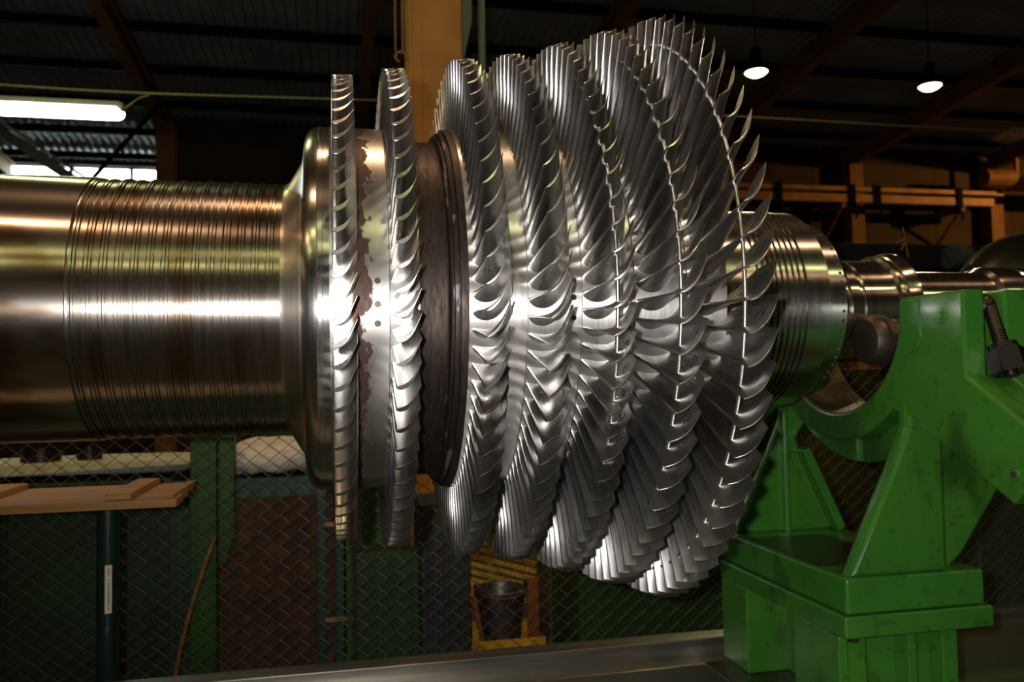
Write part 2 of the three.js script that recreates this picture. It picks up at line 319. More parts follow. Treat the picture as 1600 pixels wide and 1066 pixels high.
// high-bay lamps: reflector, glowing lens and a light just below it
function lamp(x, y, z, color, cd, label, glow, group) {
  const o = thing('high_bay_lamp', label, 'lamp', [x, y, z], group);
  const cup = new THREE.LatheGeometry([[0.03, 0.34], [0.07, 0.34], [0.08, 0.2], [0.09, 0.15], [0.14, 0.08], [0.17, 0], [0.165, 0], [0.13, 0.075], [0.08, 0.13], [0.0, 0.135]].map((a) => new THREE.Vector2(a[0], a[1])), 28);
  part('reflector', cup, M.purlin, o);
  part('hanger', rod([0, 0.34, 0], [0, roofY(z) - y - 0.16, 0], 0.008, 8), M.purlin, o);
  const lens = new THREE.LatheGeometry([[0, -0.06], [0.06, -0.052], [0.11, -0.03], [0.15, 0.004], [0, 0.006]].map((a) => new THREE.Vector2(a[0], a[1])), 28);
  part('lamp_lens', lens, std({ color: C(0.8, 0.8, 0.75), roughness: 0.4, emissive: color, emissiveIntensity: glow }), o, 'glowing lamp lens');
  const l = new THREE.SpotLight(color, cd, 0, 1.36, 0.15, 2);
  l.position.set(x, y - 0.075, z); l.target.position.set(x, y - 2, z); l.castShadow = true; l.shadow.radius = 5;
  scene.add(l, l.target);
}
function flood(x, y, z, tx, ty, tz, color, cd) {   // wall floodlight outside the picture, aimed at the far wall
  const o = thing('flood_lamp', 'orange sodium floodlight aimed at the far wall, out of the picture', 'lamp', [x, y, z]);
  o.lookAt(tx, ty, tz);
  part('lamp_body', box(-0.2, 0.2, -0.15, 0.15, -0.2, -0.02, 0.02), M.frame, o);
  part('lamp_lens', box(-0.17, 0.17, -0.12, 0.12, -0.02, 0, 0.005), std({ color: C(0.8, 0.7, 0.5), roughness: 0.4, emissive: color, emissiveIntensity: 6 }), o);
  part('hanger', rod([0, 0.15, -0.1], [0, 0.6, -0.1], 0.015, 8), M.frame, o);
  const l = new THREE.SpotLight(color, cd, 0, 1.0, 0.5, 2), d = new THREE.Vector3(tx - x, ty - y, tz - z).normalize();
  l.position.set(x + d.x * 0.03, y + d.y * 0.03, z + d.z * 0.03); l.target.position.set(tx, ty, tz); l.castShadow = true; l.shadow.radius = 6;
  scene.add(l, l.target);
}
const YG = C(0.95, 0.95, 0.4), PK = C(1.0, 0.6, 0.34), WH = C(1.0, 0.72, 0.5);
lamp(5.64, H + 3.97, -8, YG, 16, 'yellow-green glowing high-bay lamp above the rightmost blades', 12);
lamp(8.37, H + 3.93, -8, WH, 24, 'pinkish white high-bay lamp high on the right', 14);
flood(17.5, roofY(-9) - 0.75, -9, 10.5, H + 3.2, -14, C(1.0, 0.47, 0.12), 75);
for (const [x, z, c, cd] of [[-3.6, 4.0, YG, 5], [0.8, 4.1, YG, 5], [5.2, 4.0, YG, 5], [-1.6, 6.2, YG, 5], [3.6, 6.2, PK, 8], [-2.2, 1.5, PK, 9], [2.9, 1.5, PK, 8], [0.2, -0.5, PK, 8], [-7.6, 1.5, PK, 12], [-7.4, 4.1, YG, 6], [-2.4, -4.2, YG, 7], [3.2, -4.2, PK, 7]])
  lamp(x, H + 4.0, z, c, cd, 'high-bay lamp hanging above the photographer, out of the picture', 10, 'lamps above the photographer');

// fluorescent fittings and the cable the first one hangs on
function batten(x, y, z, label) {
  const o = thing('fluorescent_lamp', label, 'lamp', [x, y, z]);
  part('housing', box(-0.68, 0.63, 0.045, 0.1, -0.06, 0.06, 0.01), M.housing, o);
  const cap = new THREE.CapsuleGeometry(0.062, 1.2, 8, 18); cap.rotateZ(Math.PI / 2); cap.scale(1, 1, 1.1);
  part('lamp_diffuser', cap, std({ color: C(0.8, 0.8, 0.8), roughness: 0.5, emissive: C(0.88, 1, 0.96), emissiveIntensity: 22 }), o, 'glowing white diffuser');
  part('end_cap', box(0.6, 0.66, 0.0, 0.09, -0.055, 0.055, 0.012), M.housing, o);
  part('lead', tube([[0.66, 0.05, 0], [0.72, 0.1, 0], [0.8, 0.16, 0], [0.88, 0.188, 0]], 0.006, 20), M.cable, o);
  const l = new THREE.RectAreaLight(C(0.88, 1, 0.96), 9, 1.3, 0.12);
  l.position.set(x, y - 0.08, z); l.lookAt(x, 0, z); scene.add(l);
  return o;
}
batten(-2.62, H + 2.37, -6, 'bright white fluorescent batten lamp under the left roof');
for (const [x, z] of [[-8.4, -11.5]]) { const o = batten(x, H + 3.4, z, 'fluorescent batten lamp deep in the left bay, out of the picture'); part('hanger', rod([0, 0.1, 0], [0, roofY(z) - H - 3.4 - 0.01, 0], 0.008, 8), M.frame, o); }
single('overhead_cable', tube([[-9, H + 2.7, -6], [-3, H + 2.585, -6], [-1.93, H + 2.575, -6], [0.4, H + 2.62, -6], [4.3, H + 2.65, -6], [8, H + 2.64, -6], [14, H + 2.75, -6]], 0.009, 120, 6), M.cable, 'pale cable stretched across the hall above the rotor', 'cable');

// crane rail with clamps on the far wall
{
  const o = thing('crane_rail', 'orange double crane rail running along the far wall', 'rail', [0, H, -13.2]);
  part('rail_bar', box(5, 14.35, 3.66, 3.76, -0.06, 0.06, 0.02), M.railOrange, o);
  part('rail_bar', box(5, 14.1, 3.42, 3.6, -0.06, 0.06, 0.02), M.railOrange, o);
  for (const x of [8.9, 10.6, 11.2, 13.2]) part('clamp', mergeGeometries([box(x - 0.07, x + 0.07, 3.36, 3.8, -0.1, 0.1, 0.01), box(x + 0.1, x + 0.14, 3.1, 3.62, -0.02, 0.02, 0)]), M.purlin, o);
  for (const x of [7.5, 10.4, 13.3]) part('bracket', mergeGeometries([box(x - 0.05, x + 0.05, 3.3, 3.44, -0.8, 0.06, 0), bar([x, 2.7, -0.75], [x, 3.35, 0], 0.06, 0.06)]), M.rafter, o);
}
{
  const o = thing('gantry_walkway', 'dark orange crane gantry end at the upper right edge', 'gantry', [15.2, H + 3.8, -13]);
  part('beam', box(-0.7, 3, 0, 0.22, -0.3, 0.3, 0.01), M.railOrange, o);
  part('post', box(-0.68, -0.6, 0.22, 1.0, -0.04, 0.04, 0.01), M.rafter, o);
  part('handrail', box(-0.68, 3, 0.95, 1.0, -0.04, 0.04, 0.01), M.rafter, o);
  part('motor', rod([-1.5, 0.2, 0], [-0.75, 0.2, 0], 0.2, 20), M.rafter, o);
  part('hanger', box(1.2, 1.4, 0.9, 2.3, -0.1, 0.1, 0), M.rafter, o);
}

// ---------------------------------------------------------------- the rotor
const rotor = thing('turbine_rotor', 'bare steel steam turbine rotor with seven rows of blades', 'turbine rotor', [0, H, 0]);
{
  // plain shaft, then the labyrinth grooves
  part('plain_shaft', revolve([[-1.75, 0.01], [-1.75, 0.305], [-1.735, 0.322], [-0.565, 0.322]], 224), M.plain, rotor, 'plain turned shaft end');
  const g = [[-0.565, 0.322], [-0.5648, 0.313]];
  for (let k = 0; k < 28; k++) {
    const q = 0.0155, x = -0.563 + q * k, hi = [0.3205, 0.317, 0.319, 0.3165][k % 4], gw = [0.0042, 0.003, 0.0036, 0.0028][(k * 3) % 4], fin = k % 2 === 0;
    g.push([x + gw, 0.3115], [x + gw + 0.0002, hi]);
    if (fin) g.push([x + 0.0092, hi], [x + 0.0094, 0.3135], [x + 0.0108, 0.3135], [x + 0.011, hi - 0.0015], [x + q, hi - 0.0015]); else g.push([x + q, hi]);
    g.push([x + q + 0.0002, 0.3115]);
  }
  g.push([-0.1285, 0.3175]);
  part('labyrinth_section', revolve(g, 224, 20), M.shaft, rotor, 'shaft section cut with sealing grooves');
  part('shaft_cone', revolve([[-0.1285, 0.3175], [-0.122, 0.3195], [-0.116, 0.326], [-0.094, 0.362], [-0.088, 0.3705], [-0.084, 0.385], [-0.081, 0.405], [-0.078, 0.43]], 224, 34), M.cone, rotor);
  part('shoulder', revolve([[-0.078, 0.43], [-0.074, 0.442], [-0.066, 0.452], [-0.056, 0.4585], [-0.046, 0.461], [-0.0445, 0.4595], [-0.043, 0.4612], [-0.034, 0.4615], [-0.0335, 0.4605], [-0.033, 0.4615], [-0.019, 0.462]], 224, 40), M.bright, rotor);
}
const ev = new Evaluator(); ev.useGroups = false;
function drilled(geometry, holes, material) {    // holes: [x, angle, radius, surface radius, depth]
  let b = new Brush(geometry, material); b.updateMatrixWorld();
  for (const [x, a, r, R, d] of holes) {
    const c = new THREE.CylinderGeometry(r, r * 0.9, d * 2, 18); c.rotateX(Math.PI / 2); c.translate(x, 0, R); c.rotateX(-a);
    const h = new Brush(c, material); h.updateMatrixWorld();
    b = ev.evaluate(b, h, SUBTRACTION);
  }
  return b.geometry;
}
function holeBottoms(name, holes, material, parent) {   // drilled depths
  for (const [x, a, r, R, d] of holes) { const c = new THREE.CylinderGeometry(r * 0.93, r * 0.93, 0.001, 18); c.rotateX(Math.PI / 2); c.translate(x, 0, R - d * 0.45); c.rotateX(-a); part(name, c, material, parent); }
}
// rows: leading edge x, root and tip radius, count, axial chord root/tip, camber angles at inlet and outlet root/tip, camber shape, thickness root/tip
const ROWS = [
  { x: -0.013, r0: 0.4615, r1: 0.587, fl: 0.002, n: 82, dx: [0.051, 0.0475], b1: [-14, -14], b2: [66, 67], g: [2.4, 2.8], th: [0.0125, 0.0098], ph: 0.0 },
  { x: 0.108, r0: 0.456, r1: 0.609, fl: 0.004, n: 80, dx: [0.053, 0.0485], b1: [-16, -12], b2: [66, 67], g: [2.4, 2.8], th: [0.0125, 0.0088], ph: 0.3 },
  { x: 0.2785, r0: 0.469, r1: 0.641, fl: 0.006, n: 77, dx: [0.084, 0.0475], b1: [-46, 18], b2: [62, 71], g: [1.4, 2.8], th: [0.02, 0.0046], ph: 0.5 },
  { x: 0.4005, r0: 0.471, r1: 0.66, fl: 0.006, n: 78, dx: [0.088, 0.0455], b1: [-46, 22], b2: [62, 74], g: [1.4, 2.8], th: [0.02, 0.0043], ph: 0.2 },
  { x: 0.5205, r0: 0.473, r1: 0.696, fl: 0.015, n: 79, dx: [0.094, 0.0435], b1: [-46, 10], b2: [60, 73], g: [1.3, 2.7], th: [0.021, 0.004], ph: 0.6 },
  { x: 0.6405, r0: 0.485, r1: 0.735, fl: 0.015, n: 75, dx: [0.1, 0.052], b1: [-44, 8], b2: [58, 72], g: [1.3, 2.6], th: [0.022, 0.0038], ph: 0.1 },
  { x: 0.7655, r0: 0.488, r1: 0.776, fl: 0.018, n: 74, dx: [0.096, 0.0505], b1: [-44, 10], b2: [58, 75], g: [1.3, 2.5], th: [0.023, 0.0036], ph: 0.85 },
];
const MC = 14, NS = 12;   // points along the chord, sections along the span
function section(R, t) {
  const e = smooth(0, 1, t) * 0.5 + t * 0.5, rad = Math.PI / 180;
  const b1 = mix(R.b1[0], R.b1[1], e) * rad, b2 = mix(R.b2[0], R.b2[1], e) * rad, gp = mix(R.g[0], R.g[1], e), dx = mix(R.dx[0], R.dx[1], e), th = mix(R.th[0], R.th[1], Math.pow(t, 0.45)), ns = mix(0.3, 0.15, Math.pow(t, 0.4));
  const S = [], N = 60, acc = [[0, 0, b1]];
  let x = 0, y = 0;
  for (let i = 1; i <= N; i++) { const s = (i - 0.5) / N, b = b1 + (b2 - b1) * (1 - Math.pow(1 - s, gp)); x += Math.cos(b) / N; y += Math.sin(b) / N; acc.push([x, y, b]); }
  const k = dx / x;
  for (let i = 0; i <= MC; i++) {
    const s = Math.pow(i / MC, 1.5), q = s * N, j = Math.min(N - 1, Math.floor(q)), f = q - j;
    const cx = mix(acc[j][0], acc[j + 1][0], f) * k, cy = mix(acc[j][1], acc[j + 1][1], f) * k, b = mix(acc[j][2], acc[j + 1][2], f);
    const h = th / 2 * (s < ns ? Math.sqrt(Math.max(0, 1 - (1 - s / ns) ** 2)) : 1 - smooth(ns, 0.85, s)) + 0.0006 * Math.min(1, s * 8);
    S.push([cx, cy, b, h]);
  }
  return S;
}
const radius = (R, t, f) => mix(R.r0 - 0.004, R.r1 - R.fl * (1 - f), t);   // the tip rises towards the outlet edge
const place = (x, tau, r) => { const a = tau / r; return [x, r * Math.sin(a), r * Math.cos(a)]; };
function bladePoint(R, s, t, side, off = 0) {   // a point on a face of the blade; s along the chord, t along the span
  const S = section(R, t), q = Math.pow(s, 1 / 1.5) * MC, j = Math.min(MC - 1, Math.floor(q)), f = q - j;
  const [cx, cy, b, h] = [0, 1, 2, 3].map((k) => mix(S[j][k], S[j + 1][k], f));
  return place(R.x + cx - Math.sin(b) * (h + off) * side, cy + Math.cos(b) * (h + off) * side, radius(R, t, cx / S[MC][0]));
}
function bladeGeometry(R) {
  const pos = [], uv = [], idx = [], loopN = 2 * MC + 1;
  const rows = [];
  for (let k = 0; k <= NS; k++) {
    const t = k / NS, S = section(R, t), r = mix(R.r0, R.r1, t), up = [], dn = [];
    for (const [cx, cy, b, h] of S) { const q = radius(R, t, cx / S[MC][0]); up.push(place(R.x + cx - Math.sin(b) * h, cy + Math.cos(b) * h, q)); dn.push(place(R.x + cx + Math.sin(b) * h, cy - Math.cos(b) * h, q)); }
    rows.push({ up, dn, r });
  }
  // wrap-round skin: outlet edge of the hollow face, round the inlet edge, to the outlet edge of the full face
  for (const { up, dn, r } of rows) { const loop = [...up.slice().reverse(), ...dn.slice(1)]; loop.forEach((p, i) => { pos.push(...p); uv.push(i / loopN, r); }); }
  for (let k = 0; k < NS; k++) for (let i = 0; i < loopN - 1; i++) { const a = k * loopN + i, b = a + 1, c = a + loopN, d = c + 1; idx.push(a, c, b, b, c, d); }
  const g = new THREE.BufferGeometry();
  g.setAttribute('position', new THREE.Float32BufferAttribute(pos, 3)); g.setAttribute('uv', new THREE.Float32BufferAttribute(uv, 2)); g.setIndex(idx); g.computeVertexNormals();
  // outlet edge strip and end faces
  const p2 = [], u2 = [], i2 = [];
  for (const { up, dn, r } of rows) { p2.push(...up[MC], ...dn[MC]); u2.push(0, r, 0.01, r); }
  for (let k = 0; k < NS; k++) { const a = 2 * k; i2.push(a, a + 1, a + 2, a + 2, a + 1, a + 3); }
  const e = new THREE.BufferGeometry(); e.setAttribute('position', new THREE.Float32BufferAttribute(p2, 3)); e.setAttribute('uv', new THREE.Float32BufferAttribute(u2, 2)); e.setIndex(i2); e.computeVertexNormals();
  // chamfer round the tip, then the end face inside it
  const ch = 0.0009, S1 = section(R, 1), T = { up: [], dn: [] }, p4 = [], u4 = [], i4 = [];
  for (const [cx, cy, b, h] of S1) { const q = radius(R, 1, cx / S1[MC][0]) + ch, hh = Math.max(h * 0.35, h - ch * 0.9); T.up.push(place(R.x + cx - Math.sin(b) * hh, cy + Math.cos(b) * hh, q)); T.dn.push(place(R.x + cx + Math.sin(b) * hh, cy - Math.cos(b) * hh, q)); }
  const lo = [...rows[NS].up.slice().reverse(), ...rows[NS].dn.slice(1)], hi = [...T.up.slice().reverse(), ...T.dn.slice(1)];
  lo.forEach((p, i) => { p4.push(...p, ...hi[i]); u4.push(i / loopN, 0, i / loopN, 0.02); });
  for (let i = 0; i < loopN - 1; i++) { const a = 2 * i; i4.push(a, a + 1, a + 2, a + 2, a + 1, a + 3); }
  const cf = new THREE.BufferGeometry(); cf.setAttribute('position', new THREE.Float32BufferAttribute(p4, 3)); cf.setAttribute('uv', new THREE.Float32BufferAttribute(u4, 2)); cf.setIndex(i4); cf.computeVertexNormals();
  const p3 = [], u3 = [], i3 = [];
  for (let i = 0; i <= MC; i++) { p3.push(...T.up[i], ...T.dn[i]); u3.push(i / MC, 0, i / MC, 0.05); }
  for (let i = 0; i < MC; i++) { const a = 2 * i; i3.push(a, a + 1, a + 2, a + 2, a + 1, a + 3); }
  const c = new THREE.BufferGeometry(); c.setAttribute('position', new THREE.Float32BufferAttribute(p3, 3)); c.setAttribute('uv', new THREE.Float32BufferAttribute(u3, 2)); c.setIndex(i3); c.computeVertexNormals();
  const out = [];
  for (const [q, want] of [[g, null], [e, [1, 0, 0]], [c, [0, 0, 1]], [cf, [0, 0, 1]]]) {   // faces point outwards
    const n = q.attributes.normal;
    let bad;
    if (want) { let s = 0; for (let i = 0; i < n.count; i++) s += n.getX(i) * want[0] + n.getY(i) * want[1] + n.getZ(i) * want[2]; bad = s < 0; }
    else { const i = Math.floor(NS / 2) * loopN + MC; bad = n.getX(i) > 0; }   // the inlet edge looks upstream
    if (bad) { flip(q); q.computeVertexNormals(); }
    out.push(q);
  }
  return mergeGeometries(out);
}
// disc rims that carry the rows
const RIM = [
  { p: [[-0.019, 0.462], [0.0365, 0.4615], [0.1035, 0.4605], [0.1045, 0.459]], m: 'rustHub', holes: [[0.079, 0.045, 0.0072, 0.461, 0.012], [0.079, -0.062, 0.0078, 0.461, 0.0035], [0.079, -0.15, 0.0075, 0.461, 0.012]] },
  { p: [[0.1045, 0.459], [0.1055, 0.456], [0.16, 0.455], [0.168, 0.4545], [0.1685, 0.44]], m: 'hub' },
  { p: [[0.2705, 0.4685], [0.2712, 0.4695], [0.345, 0.4702], [0.397, 0.4708], [0.3985, 0.469]], m: 'hub' },
  { p: [[0.3985, 0.469], [0.3995, 0.471], [0.466, 0.471], [0.5185, 0.472], [0.519, 0.47]], m: 'hub', holes: [[0.501, 0.05, 0.0068, 0.472, 0.01], [0.501, -0.03, 0.0068, 0.472, 0.01], [0.501, -0.125, 0.0062, 0.472, 0.01]] },
  { p: [[0.519, 0.47], [0.52, 0.473], [0.6, 0.476], [0.635, 0.483], [0.6355, 0.481]], m: 'hub' },
  { p: [[0.6355, 0.481], [0.637, 0.485], [0.72, 0.486], [0.757, 0.487], [0.7575, 0.485]], m: 'hub' },
  { p: [[0.7575, 0.485], [0.759, 0.488], [0.852, 0.489], [0.856, 0.485], [0.86, 0.36], [0.885, 0.3], [0.92, 0.283]], m: 'hub' },
];
part('spacer_ring', revolve([[0.1685, 0.44], [0.169, 0.4335], [0.174, 0.433], [0.226, 0.434], [0.2325, 0.437], [0.2345, 0.4485], [0.2375, 0.4505], [0.2385, 0.4465], [0.2425, 0.4465], [0.2435, 0.457], [0.2505, 0.459], [0.2515, 0.4555], [0.2545, 0.4555], [0.2553, 0.4655], [0.269, 0.468], [0.2705, 0.4685]], 224, 26), M.oxide, rotor, 'dark oxide-brown stepped ring with pale rubbed patches');
const DIGIT = {
  0: [[[0.5, 1], [0.1, 0.7], [0.1, 0.3], [0.5, 0], [0.9, 0.3], [0.9, 0.7], [0.5, 1]]], 1: [[[0.3, 0.75], [0.55, 1], [0.5, 0]]], 2: [[[0.1, 0.75], [0.4, 1], [0.85, 0.8], [0.6, 0.4], [0.1, 0], [0.9, 0.05]]],
  3: [[[0.1, 0.9], [0.6, 1], [0.85, 0.75], [0.4, 0.55], [0.85, 0.3], [0.5, 0], [0.1, 0.1]]], 4: [[[0.55, 1], [0.1, 0.35], [0.95, 0.4]], [[0.75, 0.75], [0.65, 0]]], 5: [[[0.9, 1], [0.25, 1], [0.2, 0.6], [0.7, 0.6], [0.85, 0.25], [0.5, 0], [0.1, 0.1]]],
  6: [[[0.8, 1], [0.3, 0.7], [0.1, 0.25], [0.5, 0], [0.85, 0.25], [0.5, 0.5], [0.15, 0.3]]], 7: [[[0.1, 0.95], [0.9, 1], [0.45, 0]]], 8: [[[0.5, 0.5], [0.15, 0.8], [0.5, 1], [0.85, 0.8], [0.5, 0.5], [0.1, 0.2], [0.5, 0], [0.9, 0.2], [0.5, 0.5]]], 9: [[[0.85, 0.7], [0.5, 0.5], [0.15, 0.75], [0.5, 1], [0.85, 0.75], [0.7, 0]]],
};
function numberGeometry(R, text, t0, tw, s0, sw) {   // hand-drawn strokes lying on the hollow face near the tip
  const pos = [], idx = [], W = 0.0011;
  [...text].forEach((ch, ci) => {
    for (const st of DIGIT[ch]) {
      const pts = [];
      for (let i = 0; i < st.length - 1; i++) for (let f = 0; f < 1; f += 0.25) pts.push([mix(st[i][0], st[i + 1][0], f), mix(st[i][1], st[i + 1][1], f)]);
      pts.push(st[st.length - 1]);
      const P = pts.map(([a, b]) => new THREE.Vector3(...bladePoint(R, s0 + sw * b, t0 + tw * (ci * 1.25 + a + 0.15 * b), 1, 0.0004)));
      for (let i = 0; i < P.length; i++) {
        const d = P[Math.min(P.length - 1, i + 1)].clone().sub(P[Math.max(0, i - 1)]).normalize();
        const u = pts[i], n = new THREE.Vector3(...bladePoint(R, s0 + sw * u[1], t0 + tw * (ci * 1.25 + u[0]), 1, 0.002)).sub(new THREE.Vector3(...bladePoint(R, s0 + sw * u[1], t0 + tw * (ci * 1.25 + u[0]), 1, 0))).normalize();
        const w = d.cross(n).multiplyScalar(W), b = pos.length / 3;
        pos.push(P[i].x + w.x, P[i].y + w.y, P[i].z + w.z, P[i].x - w.x, P[i].y - w.y, P[i].z - w.z);
        if (i < P.length - 1) idx.push(b, b + 1, b + 2, b + 2, b + 1, b + 3);
      }
    }
  });
  const g = new THREE.BufferGeometry(); g.setAttribute('position', new THREE.Float32BufferAttribute(pos, 3)); g.setIndex(idx); g.computeVertexNormals();
  return g;
}
const rest = [];
ROWS.forEach((R, k) => {
  let g = revolve(RIM[k].p, 256, 25);
  if (RIM[k].holes) g = drilled(g, RIM[k].holes, M[RIM[k].m]);
  const disc = part('bladed_disc', g, M[RIM[k].m], rotor, ['first, shortest blade row with half rusted rim', 'second blade row', 'third blade row', 'fourth blade row', 'fifth blade row with lacing wire', 'sixth blade row with lacing wire', 'seventh, longest blade row with lacing wire'][k]);
  if (RIM[k].holes) holeBottoms('drilled_hole', RIM[k].holes, M.boltSteel, disc);
  const bg = bladeGeometry(R), step = Math.PI * 2 / R.n, own = 42, mid = -0.05;
  for (let i = 0; i < R.n; i++) {
    const j = i - Math.floor(own / 2), a = mid + (j + R.ph) * step + (rnd() - 0.5) * 0.0016;
    if (i < own) { const b = part('blade', bg, bladeMat[Math.floor(rnd() * 3)], disc); b.rotation.x = -a; }
    else { const q = bg.clone(); q.rotateX(-a); rest.push(q); }
    if (k >= 3 && Math.abs(j) < 11) {
      const no = [0, 0, 0, 14, 41, 17, 22][k] - j, q = numberGeometry(R, String(no), 0.76, 0.06, 0.5, 0.28); q.rotateX(-a);
      part('marker_number', q, M.marker, disc, 'black handwritten blade number');
    }
  }
  if (k >= 4) {
    const W = [[0.5435, 0.638], [0.664, 0.67], [0.785, 0.702]][k - 4];
    const t = new THREE.TorusGeometry(W[1], 0.0043, 10, 200); t.rotateY(Math.PI / 2); t.translate(W[0], 0, 0);
    part('lacing_wire', t, M.wire, disc, 'round wire threaded through the blades');
  }
});
{
  const m = part('turbine_blades', mergeGeometries(rest), bladeMat[0], rotor, 'blades on the far side of the rotor');
  m.userData.kind = 'stuff';
  // exhaust end: grooved gland, collar with balance holes, journals
  const e = [[0.92, 0.283], [1.04, 0.281]];
  for (let k = 0; k < 9; k++) { const x = 1.045 + 0.0165 * k; e.push([x, 0.281], [x + 0.0004, 0.264], [x + 0.0065, 0.264], [x + 0.0069, 0.281]); }
  e.push([1.187, 0.2795], [1.2505, 0.279], [1.2515, 0.278]);
  part('gland_section', revolve(e, 224, 20), M.bright, rotor, 'bright turned drum with fine sealing grooves');
  let f = revolve([[1.2515, 0.278], [1.252, 0.246], [1.26, 0.2455], [1.2605, 0.2495], [1.3165, 0.249], [1.3195, 0.246], [1.3205, 0.15]], 224, 20);
  const bh = Array.from({ length: 22 }, (_, i) => [1.307, -0.05 + (i - 10.5) * 0.105, 0.0048, 0.249, 0.01]);
  f = drilled(f, bh, M.bright);
  holeBottoms('balance_hole', bh, M.boltSteel, part('balance_collar', f, M.bright, rotor, 'turned collar with a ring of small balance holes'));
  part('journal', revolve([[1.3205, 0.15], [1.323, 0.146], [1.345, 0.146], [1.348, 0.139], [1.352, 0.139], [1.355, 0.147], [1.392, 0.147], [1.395, 0.138], [1.401, 0.138], [1.404, 0.149], [1.43, 0.149], [1.434, 0.14], [1.446, 0.14], [1.45, 0.145], [1.52, 0.145], [1.55, 0.148], [1.556, 0.158], [1.566, 0.159], [1.569, 0.152], [1.574, 0.152], [1.578, 0.161], [1.604, 0.168], [1.615, 0.168], [1.617, 0.165], [1.62, 0.118]], 160, 24), M.journal, rotor, 'polished bearing journal with oil rings');
  part('stub_shaft', revolve([[1.62, 0.118], [1.625, 0.114], [1.9, 0.114], [1.915, 0.117], [1.93, 0.128], [1.945, 0.131], [2.02, 0.131], [2.024, 0.126], [2.03, 0.126], [2.034, 0.131], [2.12, 0.131], [2.124, 0.126], [2.13, 0.126], [2.134, 0.131], [2.6, 0.131], [2.61, 0.12], [2.61, 0.01]], 160, 24), M.journal, rotor, 'slim polished shaft end');
}

